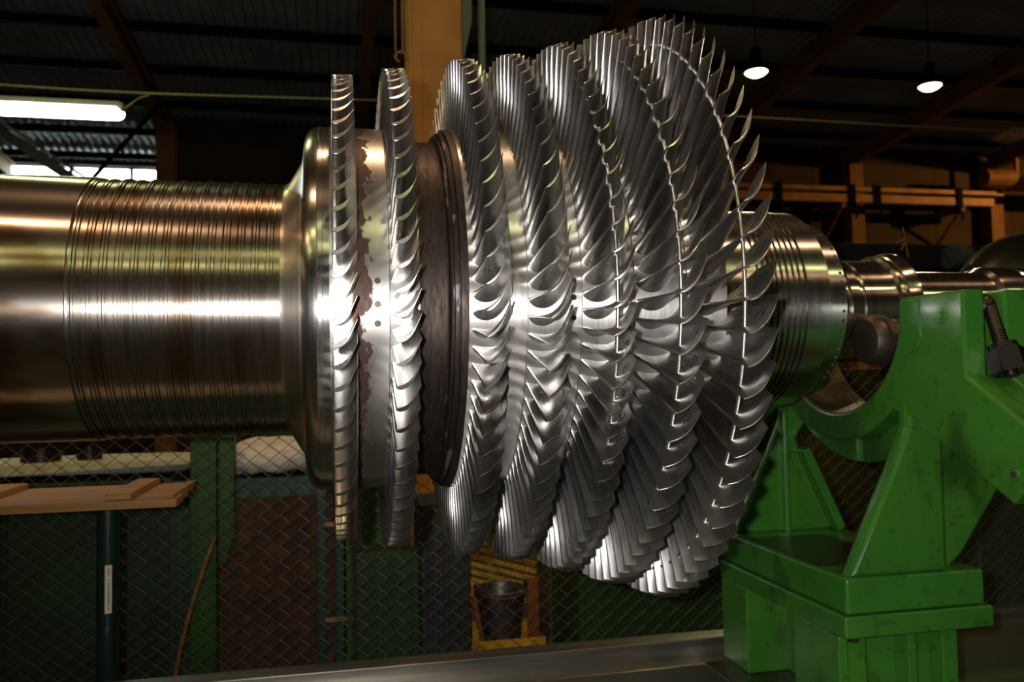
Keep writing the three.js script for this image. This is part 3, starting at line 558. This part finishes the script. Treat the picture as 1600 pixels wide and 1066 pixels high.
// ---------------------------------------------------------------- roller stand on the right
const stand = thing('roller_stand', 'heavy green cast steady rest carrying the right end of the rotor', 'stand', [0, H, 0]);
{
  const arc = (r, a0, a1, n) => Array.from({ length: n + 1 }, (_, i) => { const a = a0 + (a1 - a0) * i / n; return [r * Math.sin(a), -r * Math.cos(a)]; });   // [z, y], angle from straight down towards +z
  const half = [[0.303, 0.004], [0.527, 0.002], [0.526, -0.2], [0.775, -0.36], [0.648, -0.481], [0.345, -0.312], [0.31, -0.3]];
  const right = half.map((p) => p), left = half.slice().reverse().map(([z, y]) => [-z, y]);
  const outer = arc(0.385, 0.72, -0.72, 22);          // outer edge of the saddle, from front to back
  const inner = arc(0.308, -Math.PI / 2, Math.PI / 2, 40).filter((p) => p[1] < 0.0);
  const yoke = [...right, ...outer, ...left, ...inner];
  part('yoke', prism(yoke, 1.43, 1.49, 'zy', 0.007), M.green, stand, 'left saddle plate with raised arms');
  part('yoke', prism(yoke, 1.545, 1.625, 'zy', 0.007), M.green, stand, 'right saddle plate');
  part('saddle_floor', prism([...arc(0.375, -1.0, 1.0, 24), ...arc(0.305, 1.0, -1.0, 24)], 1.434, 1.62, 'zy', 0.002), M.saddle, stand, 'oil-wet brown saddle liner');
  for (const s of [1, -1]) {
    const w = [[0.33, -0.12], [0.5, -0.21], [0.53, -0.206], [0.77, -0.361], [0.648, -0.476], [0.35, -0.31]].map(([z, y]) => [z * s, y]);
    part('arm_filler', prism(s > 0 ? w : w.reverse(), 1.485, 1.55, 'zy', 0.002), M.green, stand);
    // legs: tapering plates below each arm
    const L = s > 0 ? [[1.245, -0.702], [1.31, -0.565], [1.375, -0.44], [1.424, -0.33], [1.43, -0.27], [1.6, -0.27], [1.53, -0.36], [1.527, -0.702]]
      : [[1.245, -0.702], [1.31, -0.565], [1.375, -0.44], [1.424, -0.33], [1.43, -0.27], [1.56, -0.27], [1.475, -0.4], [1.49, -0.45], [1.61, -0.702]];
    const a = s > 0 ? [0.278, 0.325] : [-0.325, -0.285];
    part('leg', prism(L, a[0], a[1], 'xy', 0.014), M.green, stand);
    if (s > 0) part('rib', prism([[1.5, -0.702], [1.565, -0.702], [1.605, -0.67], [1.73, -0.5], [1.73, -0.3], [1.5, -0.3]], 0.23, 0.285, 'xy', 0.01), M.green, stand);
    else {
      part('rib', box(1.413, 1.432, -0.702, -0.3, -0.29, -0.262, 0.006), M.green, stand);
      part('rib', bar([1.478, -0.43, -0.27], [1.6, -0.696, -0.27], 0.03, 0.07, 0.006), M.green, stand);
    }
  }
  part('web', prism([...arc(0.36, -0.8, 0.8, 20), ...arc(0.452, 0.72, -0.72, 20)], 1.5, 1.55, 'zy', 0.006), M.green, stand);
  part('web_rib', prism([[0.0, -0.37], [0.012, -0.37], [0.012, -0.448], [0.0, -0.448]], 1.49, 1.5, 'zy', 0.001), M.green, stand);
  // bosses and screws on the left plate
  const boss = (z, y, r, d) => { const g = new THREE.CylinderGeometry(r * 0.85, r, d, 24); g.rotateZ(Math.PI / 2); g.translate(1.43 - d / 2 + 0.002, y, z); return metric(g); };
  part('boss', mergeGeometries([boss(0.455, -0.055, 0.02, 0.006), boss(0.455, -0.055, 0.013, 0.012)]), M.green, stand);
  part('boss', boss(0.66, -0.415, 0.013, 0.008), M.green, stand);
  part('hole_plug', boss(0.66, -0.415, 0.008, 0.010), M.dark, stand);
  const cover = [[0.31, -0.005], [0.38, -0.005], [0.382, -0.1], [0.37, -0.13], [0.345, -0.14], [0.31, -0.155]];
  part('cover_plate', prism(cover, 1.426, 1.4325, 'zy', 0.002), M.green, stand);
  // base block, oily top and bed plate
  part('base_block', box(1.224, 1.622, -0.79, -0.7, -0.335, 0.338, 0.009), M.green, stand);
  part('oily_top', box(1.236, 1.5, -0.701, -0.6985, -0.2, 0.2, 0.001), M.oily, stand, 'dark oil-soaked top of the base block');
  part('bed_plate', box(1.213, 1.64, -0.846, -0.7915, -0.34, 0.345, 0.006), M.green, stand);
  // fabricated pedestal
  const P = (x0, x1, z0, z1, y0 = -1.1, y1 = -0.846, r = 0.004) => part('pedestal_plate', box(x0, x1, y0, y1, z0, z1, r), M.green, stand);
  P(1.215, 1.27, -0.335, -0.19); P(1.213, 1.36, -0.2, -0.165); P(1.345, 1.36, -0.17, 0.1); P(1.215, 1.25, 0.1, 0.27); P(1.21, 1.236, 0.27, 0.318);
  P(1.236, 1.3, 0.265, 0.3); P(1.3, 1.41, 0.23, 0.262); P(1.405, 1.43, 0.2, 0.32); P(1.43, 1.5, 0.26, 0.28); P(1.5, 1.545, 0.2, 0.325); P(1.5, 1.545, -0.32, -0.2);
  part('bolt', rod([1.255, -0.862, 0.31], [1.255, -0.846, 0.31], 0.014, 6), M.oily, stand);
  part('foot', box(1.13, 1.72, -1.118, -1.1, -0.3, 0.36, 0.006), M.oily, stand);
}
{
  // roller and clamping screw held in the yoke
    const c = [-0.103, 0.197];
  const g = revolve([[1.365, 0.0], [1.365, 0.045], [1.37, 0.058], [1.385, 0.066], [1.4, 0.067], [1.402, 0.062], [1.406, 0.062], [1.408, 0.068], [1.425, 0.068], [1.428, 0.06], [1.5, 0.06], [1.5, 0.0]], 48, 40); g.translate(0.03, c[0], c[1]);
  const r = part('support_roller', g, M.roller, stand, 'worn dark steel roller');
  part('axle', rod([1.52, c[0], c[1]], [1.6, c[0], c[1]], 0.03, 20), M.black, r);
  const A = [1.517, -0.04, 0.511], B = [1.517, -0.235, 0.581];
  const b = part('clamp_screw', rod(A, A.map((q, k) => mix(q, B[k], 0.84)), 0.0155, 20), M.boltSteel, stand, 'large dark clamping screw');
  for (let i = 0; i < 7; i++) { const f = 0.3 + i * 0.035, p = A.map((q, k) => mix(q, B[k], f)); const t = new THREE.TorusGeometry(0.0157, 0.0016, 6, 20); t.applyQuaternion(new THREE.Quaternion().setFromUnitVectors(new THREE.Vector3(0, 0, 1), new THREE.Vector3(B[0] - A[0], B[1] - A[1], B[2] - A[2]).normalize())); t.translate(...p); part('thread', t, M.boltSteel, b); }
  part('washer', rod(A.map((q, k) => mix(q, B[k], 0.46)), A.map((q, k) => mix(q, B[k], 0.53)), 0.032, 24), M.black, b);
  part('nut', rod(A.map((q, k) => mix(q, B[k], 0.53)), A.map((q, k) => mix(q, B[k], 0.8)), 0.042, 6), M.black, b);
  const e = new THREE.SphereGeometry(0.03, 20, 14); e.translate(1.517, -0.035, 0.49);
  part('eye', e, M.boltSteel, b);
}

// ---------------------------------------------------------------- lathe bed
{
  const o = thing('lathe_bed', 'long machined lathe bed under the rotor', 'lathe bed', [0, 0, 0]);
  part('rear_way', box(-4, 4.2, H - 1.3, H - 1.067, -0.5, -0.42, 0.004), M.bed, o, 'raised ground steel guideway');
  part('flat_way', box(-4, 4.2, H - 1.3, H - 1.119, -0.43, -0.33, 0.004), M.wayOiled, o, 'oiled flat guideway');
  part('front_way', box(-4, 4.2, H - 1.3, H - 1.119, 0.3, 0.5, 0.004), M.bed, o);
  part('bed_body', box(-4, 4.2, 0, H - 1.22, -0.52, 0.52, 0.01), M.bedBody, o);
}

// ---------------------------------------------------------------- chain-link fence
{
  const o = thing('chain_link_fence', 'rusty chain-link guard fence behind the rotor', 'fence', [0, 0, -1.05]);
  const top = H - 0.125, cw = 0.036, ch = 0.058, n = Math.floor((top - 0.06) / ch * 2) , pts = [];
  for (let i = 0; i <= n; i++) pts.push([(i % 2 ? 0.5 : -0.5) * cw * 1.04, 0.06 + i * ch / 2, (i % 2 ? 1 : -1) * 0.0022]);
  const g = mergeGeometries(pts.slice(1).map((p, i) => { const q = rod(pts[i], p, 0.0015, 5); return q; }));
  for (let k = 0; k < 161; k++) { const m = part('wire', g, M.fenceWire, o); m.position.x = -1.9 + cw * k; if (k % 2) m.rotation.y = Math.PI; }
  part('top_rail', rod([-1.95, top, 0], [3.95, top, 0], 0.012, 10), M.cabGreen, o);
  part('bottom_rail', rod([-1.95, 0.06, 0], [3.95, 0.06, 0], 0.012, 10), M.cabGreen, o);
  for (const x of [-1.9, 3.9]) part('post', box(x - 0.02, x + 0.02, 0, top, -0.03, 0.01, 0.003), M.cabGreen, o);
}

// ---------------------------------------------------------------- wooden lid on its post, left
{
  const o = thing('plank_lid', 'wooden plank lid with cross battens lying on a dark post', 'wooden lid', [0, H - 0.568, 0]);
  for (const [i, z0, z1] of [[0, -0.665, -0.55], [1, -0.83, -0.67], [2, -1.0, -0.835]]) part('plank', box(-1.5, -0.5 - 0.012 * i, 0, 0.026, z0, z1, 0.003), M.wood[i], o);
  part('batten', box(-0.712, -0.638, 0.0265, 0.046, -1.0, -0.575, 0.003), M.wood[1], o); part('batten', box(-1.16, -1.07, 0.0265, 0.046, -1.0, -0.575, 0.003), M.wood[2], o);
  part('edge_strip', box(-0.54, -0.515, 0.0265, 0.033, -0.99, -0.58, 0.002), M.wood[0], o);
  const q = thing('support_post', 'dark green round post with a white label strip below the plank lid', 'post', [-0.76, 0, -0.8]);
  part('tube', rod([0, 0.012, 0], [0, H - 0.569, 0], 0.035, 28), M.pole, q);
  part('base_plate', box(-0.09, 0.09, 0, 0.014, -0.09, 0.09, 0.003), M.pole, q);
  // sticker with one line of small print up its length
  const lw = 64, lh = 512, cv = document.createElement('canvas'); cv.width = lw; cv.height = lh;
  const cx = cv.getContext('2d'); cx.fillStyle = '#cfc0a2'; cx.fillRect(0, 0, lw, lh); cx.fillStyle = '#4c4034';
  for (const [y0, y1] of [[30, 120], [150, 162], [182, 410], [424, 436], [446, 480]]) for (let y = y0; y < y1; y += 9) { const w = 14 + Math.floor(hash(y, 3, 7) * 10); cx.fillRect(34 - w / 2, y, w, 5); }
  const ct = new THREE.CanvasTexture(cv); ct.colorSpace = THREE.SRGBColorSpace;
  const lab = new THREE.CylinderGeometry(0.0356, 0.0356, 0.157, 10, 1, true, 0.0, 0.6);
  part('label', lab, std({ map: ct, roughness: 0.6, side: THREE.DoubleSide }), q, 'white printed label strip').position.y = H - 0.856;
}

// ---------------------------------------------------------------- things behind the fence
{
  const o = thing('machine_cabinet', 'dark green machine cabinet behind the plank lid', 'cabinet', [0, 0, 0]);
  part('body', box(-3.0, -0.76, 0.02, H - 0.62, -2.6, -1.9, 0.012), M.cabGreen, o);
  for (const x of [-2.95, -2.2, -1.45]) part('door', box(x, x + 0.72, 0.1, H - 0.68, -1.9, -1.885, 0.004), M.cabGreen, o);
  part('plinth', box(-2.98, -0.78, 0, 0.03, -2.58, -1.92, 0), M.dark, o);
  single('sheet_metal_tray', prism([[-2.4, 0], [-0.66, 0.06], [-0.66, 0.075], [-0.72, 0.085], [-1.15, 0.09], [-2.4, 0.075]], -2.35, -1.92, 'xy', 0.006), M.cream, 'pale cream metal sheet lying on the dark green cabinet', 'tray', [0, H - 0.62, 0]);
  single('oil_can', rod([0, 0, 0], [0, 0.19, 0], 0.085, 24), M.black, 'black can left of the smaller black can on the cream sheet', 'can', [-1.37, H - 0.53, -2.05]);
  single('oil_can', rod([0, 0, 0], [0, 0.17, 0], 0.055, 24), M.black, 'small black can beside the wider black can on the cream sheet', 'can', [-1.16, H - 0.53, -2.05]);
}
{
  const o = thing('machine_column', 'bright green upright machine column beside the brown cabinet', 'machine column', [0, 0, -1.62]);
  part('upright', box(-0.64, -0.53, 0, H - 0.3, -0.1, 0.0, 0.006), M.midGreen, o);
  part('side_plate', box(-0.735, -0.645, 0, H - 0.62, -0.16, -0.06, 0.004), M.cabGreen, o);
  part('bracket', prism([[-0.53, -0.42], [-0.46, -0.42], [-0.46, -0.86], [-0.5, -0.98], [-0.53, -0.98]].map(([x, y]) => [x, H + y]), -0.12, -0.04, 'xy', 0.004), M.midGreen, o);
  single('hose', tube([[-0.52, H - 0.83, -1.5], [-0.57, H - 0.98, -1.48], [-0.62, H - 1.15, -1.47], [-0.67, H - 1.38, -1.48], [-0.69, H - 1.69, -1.5]], 0.0095, 40), M.hose, 'thin orange hose hanging beside the brown cabinet', 'hose');
  single('grease_gun', mergeGeometries([rod([0, 0, 0], [0, 0.26, 0], 0.045, 18).toNonIndexed(), rod([0, 0.26, 0], [0, 0.33, 0], 0.02, 12).toNonIndexed()]), M.slate, 'grey-blue canister standing between hose and brown cabinet', 'canister', [-0.6, 0.002, -1.42]);
}
{
  const o = thing('brown_cabinet', 'rusty brown-fronted teal cabinet under the white cloth', 'cabinet', [0, 0, 0]);
  part('body', box(-0.56, -0.06, 0, H - 0.615, -2.25, -1.715, 0.01), M.cabTeal, o);
  part('door', box(-0.552, -0.105, 0.05, H - 0.7, -1.715, -1.695, 0.004), M.brownPanel, o, 'rust-stained brown door');
  // draped cloth: a bulging cushion with folds and hanging hem
  const g = new THREE.SphereGeometry(1, 56, 40), p = g.attributes.position;
  for (let i = 0; i < p.count; i++) {
    let x = p.getX(i), y = p.getY(i), z = p.getZ(i);
    const sx = Math.sign(x) * Math.pow(Math.abs(x), 0.72), sz = Math.sign(z) * Math.pow(Math.abs(z), 0.6);
    const n = fbm((x + 1) / 2, (z + 1) / 2, 4, 4, 4, 611), lump = 1 - 0.42 * smooth(-0.2, -1, x);
    y = (y > 0 ? Math.pow(y, 0.8) * 0.085 * lump : Math.max(y, -0.75) * 0.09) + 0.03 * (n - 0.5) + 0.006 * Math.sin(x * 19 + z * 4) * (y < 0.2 ? 1 : 0.2);
    p.setXYZ(i, sx * 0.245, y, sz * 0.26);
  }
  g.computeVertexNormals();
  single('white_cloth', g, M.cloth, 'folded off-white cloth bundle lying on the teal cabinet', 'cloth', [-0.315, H - 0.534, -1.98]);
}
{
  const o = thing('equipment_rack', 'dark green steel uprights right of the brown cabinet', 'rack', [0, 0, -1.42]);
  part('post', box(-0.06, -0.03, 0, H - 0.5, -0.05, 0, 0.003), M.brownPanel, o); part('post', box(-0.022, 0.012, 0, H - 0.42, -0.06, 0, 0.003), M.cabTeal, o);
  part('post', box(0.02, 0.045, 0, H - 0.42, -0.04, 0.01, 0.003), M.midGreen, o);
  for (const y of [0.5, 0.9]) part('crossbar', box(-0.07, 0.05, y, y + 0.02, -0.02, 0.004, 0.002), M.chain, o);
  const q = thing('green_machine_guard', 'green sheet guard between the frame posts and the dark grey locker', 'guard', [0, 0, 0]);
  part('panel', box(0.06, 0.345, 0.05, H - 0.955, -1.7, -1.6, 0.006), M.panelGreen, q); part('panel', box(0.1, 0.27, H - 0.95, H - 0.6, -1.9, -1.75, 0.006), M.midGreen, q);
  part('panel', box(0.06, 0.345, 0, 0.05, -1.7, -1.62, 0.002), M.dark, q); part('panel', box(-0.4, 0.5, H - 0.7, H - 0.4, -2.6, -2.45, 0.006), M.panelGreen, q); part('post', box(0.0, 0.05, 0, H - 0.5, -2.58, -2.5, 0.003), M.panelGreen, q);
}
{
  const o = thing('locker', 'dark grey locker with ribbed front left of the bucket', 'locker', [0, 0, 0]);
  part('body', box(0.37, 0.605, 0, H - 0.775, -2.15, -1.76, 0.008), M.slate, o);
  for (let k = 0; k < 4; k++) part('front_rib', box(0.4 + 0.05 * k, 0.425 + 0.05 * k, 0.06, H - 0.85, -1.762, -1.752, 0.003), M.slate, o);
}
{
  const o = thing('yellow_trolley', 'yellow and orange slatted trolley holding the steel bucket', 'trolley', [0, 0, 0]);
  part('tray', mergeGeometries([box(0.66, 0.995, 0.105, 0.12, -2.2, -1.86, 0.002), box(0.66, 0.995, 0.105, 0.225, -1.875, -1.86, 0.003), box(0.66, 0.995, 0.105, 0.225, -2.2, -2.185, 0.003)]), M.yellow, o);
  part('post', bar([0.655, 0.42, -2.0], [0.70, 0.11, -1.88], 0.02, 0.02), M.orange, o);
  part('post', box(0.975, 1.04, 0.1, 0.44, -2.21, -2.17, 0.004), M.orange, o); part('post', box(0.65, 0.67, 0.1, 0.68, -2.21, -2.17, 0.004), M.orange, o);
  part('side_panel', box(1.045, 1.1, 0.1, 0.66, -2.2, -2.18, 0.003), M.brownPanel, o);
  for (let k = 0; k < 11; k++) { const y = 0.36 + 0.042 * k; part('slat', bar([0.655, y + 0.05, -2.225], [1.04, y - 0.065, -2.225], 0.024, 0.02, 0.004), M.yellow, o); }
  for (const x of [0.69, 0.96]) part('wheel', rod([x, 0.05, -1.93], [x + 0.03, 0.05, -1.93], 0.05, 20), M.dark, o), part('wheel', rod([x, 0.05, -2.13], [x + 0.03, 0.05, -2.13], 0.05, 20), M.dark, o);
  for (const x of [0.7, 0.97]) part('axle_block', box(x - 0.006, x + 0.012, 0.03, 0.11, -2.15, -1.91, 0.002), M.dark, o);
  const b = thing('bucket', 'dented galvanised steel bucket standing in the yellow trolley', 'bucket', [0.8, 0.1205, -2.02]); b.scale.set(1, 1.22, 1);
  part('shell', new THREE.LatheGeometry([[0, 0.004], [0.088, 0.004], [0.09, 0.0], [0.105, 0.1], [0.118, 0.19], [0.1205, 0.195], [0.12, 0.2], [0.129, 0.255], [0.133, 0.26], [0.132, 0.266], [0.126, 0.262], [0.12, 0.21], [0.1, 0.1], [0.084, 0.01], [0, 0.01]].map((a) => new THREE.Vector2(a[0], a[1])), 40), M.bucket, b);
  part('handle', tube([[-0.132, 0.25, 0], [-0.1, 0.255, 0.1], [0, 0.245, 0.138], [0.1, 0.255, 0.1], [0.132, 0.25, 0]], 0.003, 30, 6), M.chain, b);
  for (const s of [-1, 1]) part('lug', box(s * 0.131 - 0.008, s * 0.131 + 0.008, 0.235, 0.285, -0.012, 0.012, 0.002), M.black, b);
}
{
  const o = thing('green_machine', 'dark green machine casing behind the fence right of the bucket', 'machine', [0, 0, 0]);
  part('casing', box(1.14, 2.5, 0.05, H - 0.99, -2.3, -1.75, 0.015), M.panelGreen, o);
  for (const x of [1.17, 1.62, 2.07]) part('door', box(x, x + 0.41, 0.1, H - 1.05, -1.752, -1.738, 0.004), M.panelGreen, o);
  part('plinth', box(1.16, 2.48, 0, 0.05, -2.28, -1.78, 0), M.dark, o);
  const q = thing('electrical_cabinet', 'olive green electrical cabinet behind the fence right of the roller stand', 'cabinet', [0, 0, 0]);
  part('body', box(2.0, 4.6, 0.04, H - 0.16, -2.9, -2.45, 0.01), M.olive, q);
  for (const x of [2.03, 2.68, 3.33, 3.98]) part('door', box(x, x + 0.6, 0.08, H - 0.22, -2.45, -2.435, 0.004), M.olive, q);
  part('plinth', box(2.02, 4.58, 0, 0.04, -2.88, -2.47, 0), M.dark, q);
}
{
  const o = thing('dark_machine_table', 'black machine table behind the shaft end on the right', 'machine', [0, H, 0]);
  part('table', box(2.3, 5.2, 0.36, 0.5, -2.6, -1.65, 0.02), M.purlin, o);
  part('column', box(3.0, 3.16, -1.7, 0.37, -1.95, -1.7, 0.01), M.purlin, o); part('column', box(4.6, 4.8, -1.7, 0.37, -1.95, -1.7, 0.01), M.purlin, o);
  part('motor', rod([3.18, 0.42, -1.6], [3.3, 0.42, -1.6], 0.06, 20), M.slate, o);
  part('side_rail', box(2.3, 4.6, 0.2, 0.24, -1.95, -1.9, 0.004), M.rafter, o);
  part('twine', mergeGeometries([tube([[2.93, 0.46, -1.64], [2.945, 0.52, -1.63], [2.94, 0.58, -1.635]], 0.004, 14, 6), tube([[2.9, 0.5, -1.64], [2.94, 0.515, -1.625], [2.965, 0.5, -1.63]], 0.004, 14, 6), tube([[2.945, 0.51, -1.63], [2.96, 0.46, -1.635], [2.97, 0.42, -1.64]], 0.004, 14, 6)]), M.hose, o, 'knotted yellow twine');
  const d = new THREE.Group(); d.name = 'round_guard'; d.position.set(3.62, 0.02, -1.5); o.add(d);
  const g = new THREE.SphereGeometry(0.56, 40, 24, 0, Math.PI * 2, 0, Math.PI / 2); g.scale(1, 0.92, 0.35);
  part('dome', g, phy({ color: C(0.012, 0.01, 0.006), roughness: 0.3 }), d);
  const t = new THREE.TorusGeometry(0.56, 0.008, 8, 48, Math.PI); t.scale(1, 0.92, 1); part('rim', t, M.bedBody, d);
  part('support', box(-0.5, 0.5, -1.72, 0, -0.12, 0.1, 0.01), M.bedBody, d);
}

// ---------------------------------------------------------------- column, pipe and hoist chain behind the rotor
{
  const o = thing('steel_column', 'ochre yellow steel column behind the first blade rows', 'column', [0.68, 0, -3.6]);
  part('flange', box(-0.185, 0.19, 0.02, 5.6, 0.07, 0.1, 0.004), M.column, o); part('flange', box(-0.185, 0.19, 0.02, 5.6, -0.25, -0.22, 0.004), M.column, o);
  part('web', box(-0.02, 0.02, 0.02, 5.6, -0.22, 0.07, 0), M.column, o);
  part('edge_channel', mergeGeometries([box(-0.19, -0.165, 0.02, 5.6, 0.1, 0.135, 0.004), box(-0.1, -0.09, 0.02, 5.6, 0.1, 0.108, 0.002)]), M.column, o);
  part('base_plate', box(-0.28, 0.28, 0, 0.02, -0.32, 0.22, 0.004), M.column, o);
  single('wall_bracket', prism([[0, 0], [0.07, 0.32], [0.075, 0.6], [0.04, 0.62], [0, 0.6]], -0.02, 0.02, 'xy', 0.004), M.pipeGreen, 'grey-green bracket fixed to the right side of the ochre column', 'bracket', [0.872, H + 2.05, -3.5]);
  single('green_pipe', rod([0, 0, 0], [0, 6.0, 0], 0.024, 18), M.pipeGreen, 'thin grey-green vertical pipe right of the ochre column', 'pipe', [0.995, 0, -3.4]);
  const h = thing('hoist_chain', 'brown hoist chain with hook hanging left of the ochre column', 'hoist chain', [0.36, H + 1.68, -2.5]);
  part('chain_strand', rod([-0.03, 0.03, 0], [-0.03, 4.0, 0], 0.005, 8), M.chain, h); part('chain_strand', rod([0.012, 0.03, 0], [0.012, 4.0, 0], 0.006, 8), M.chain, h);
  const t = new THREE.TorusGeometry(0.03, 0.008, 10, 28, Math.PI * 1.6); t.rotateZ(-0.6); part('hook', t, M.chain, h);
}

// the flash head itself, beside the lens and behind its light
{
  const o = thing('camera_flash', 'small black flash head beside the camera, out of the picture', 'flash', [flashAt.x, flashAt.y, flashAt.z + 0.012]);
  o.rotation.y = -0.28;
  part('flash_body', box(-0.035, 0.035, -0.022, 0.022, 0.012, 0.09, 0.004), M.black, o);
  part('flash_lens', box(-0.03, 0.03, -0.017, 0.017, 0.006, 0.012, 0.001), std({ color: C(0.8, 0.8, 0.8), roughness: 0.4, emissive: C(1, 0.95, 0.9), emissiveIntensity: 1 }), o);
}

renderer.render(scene, camera);
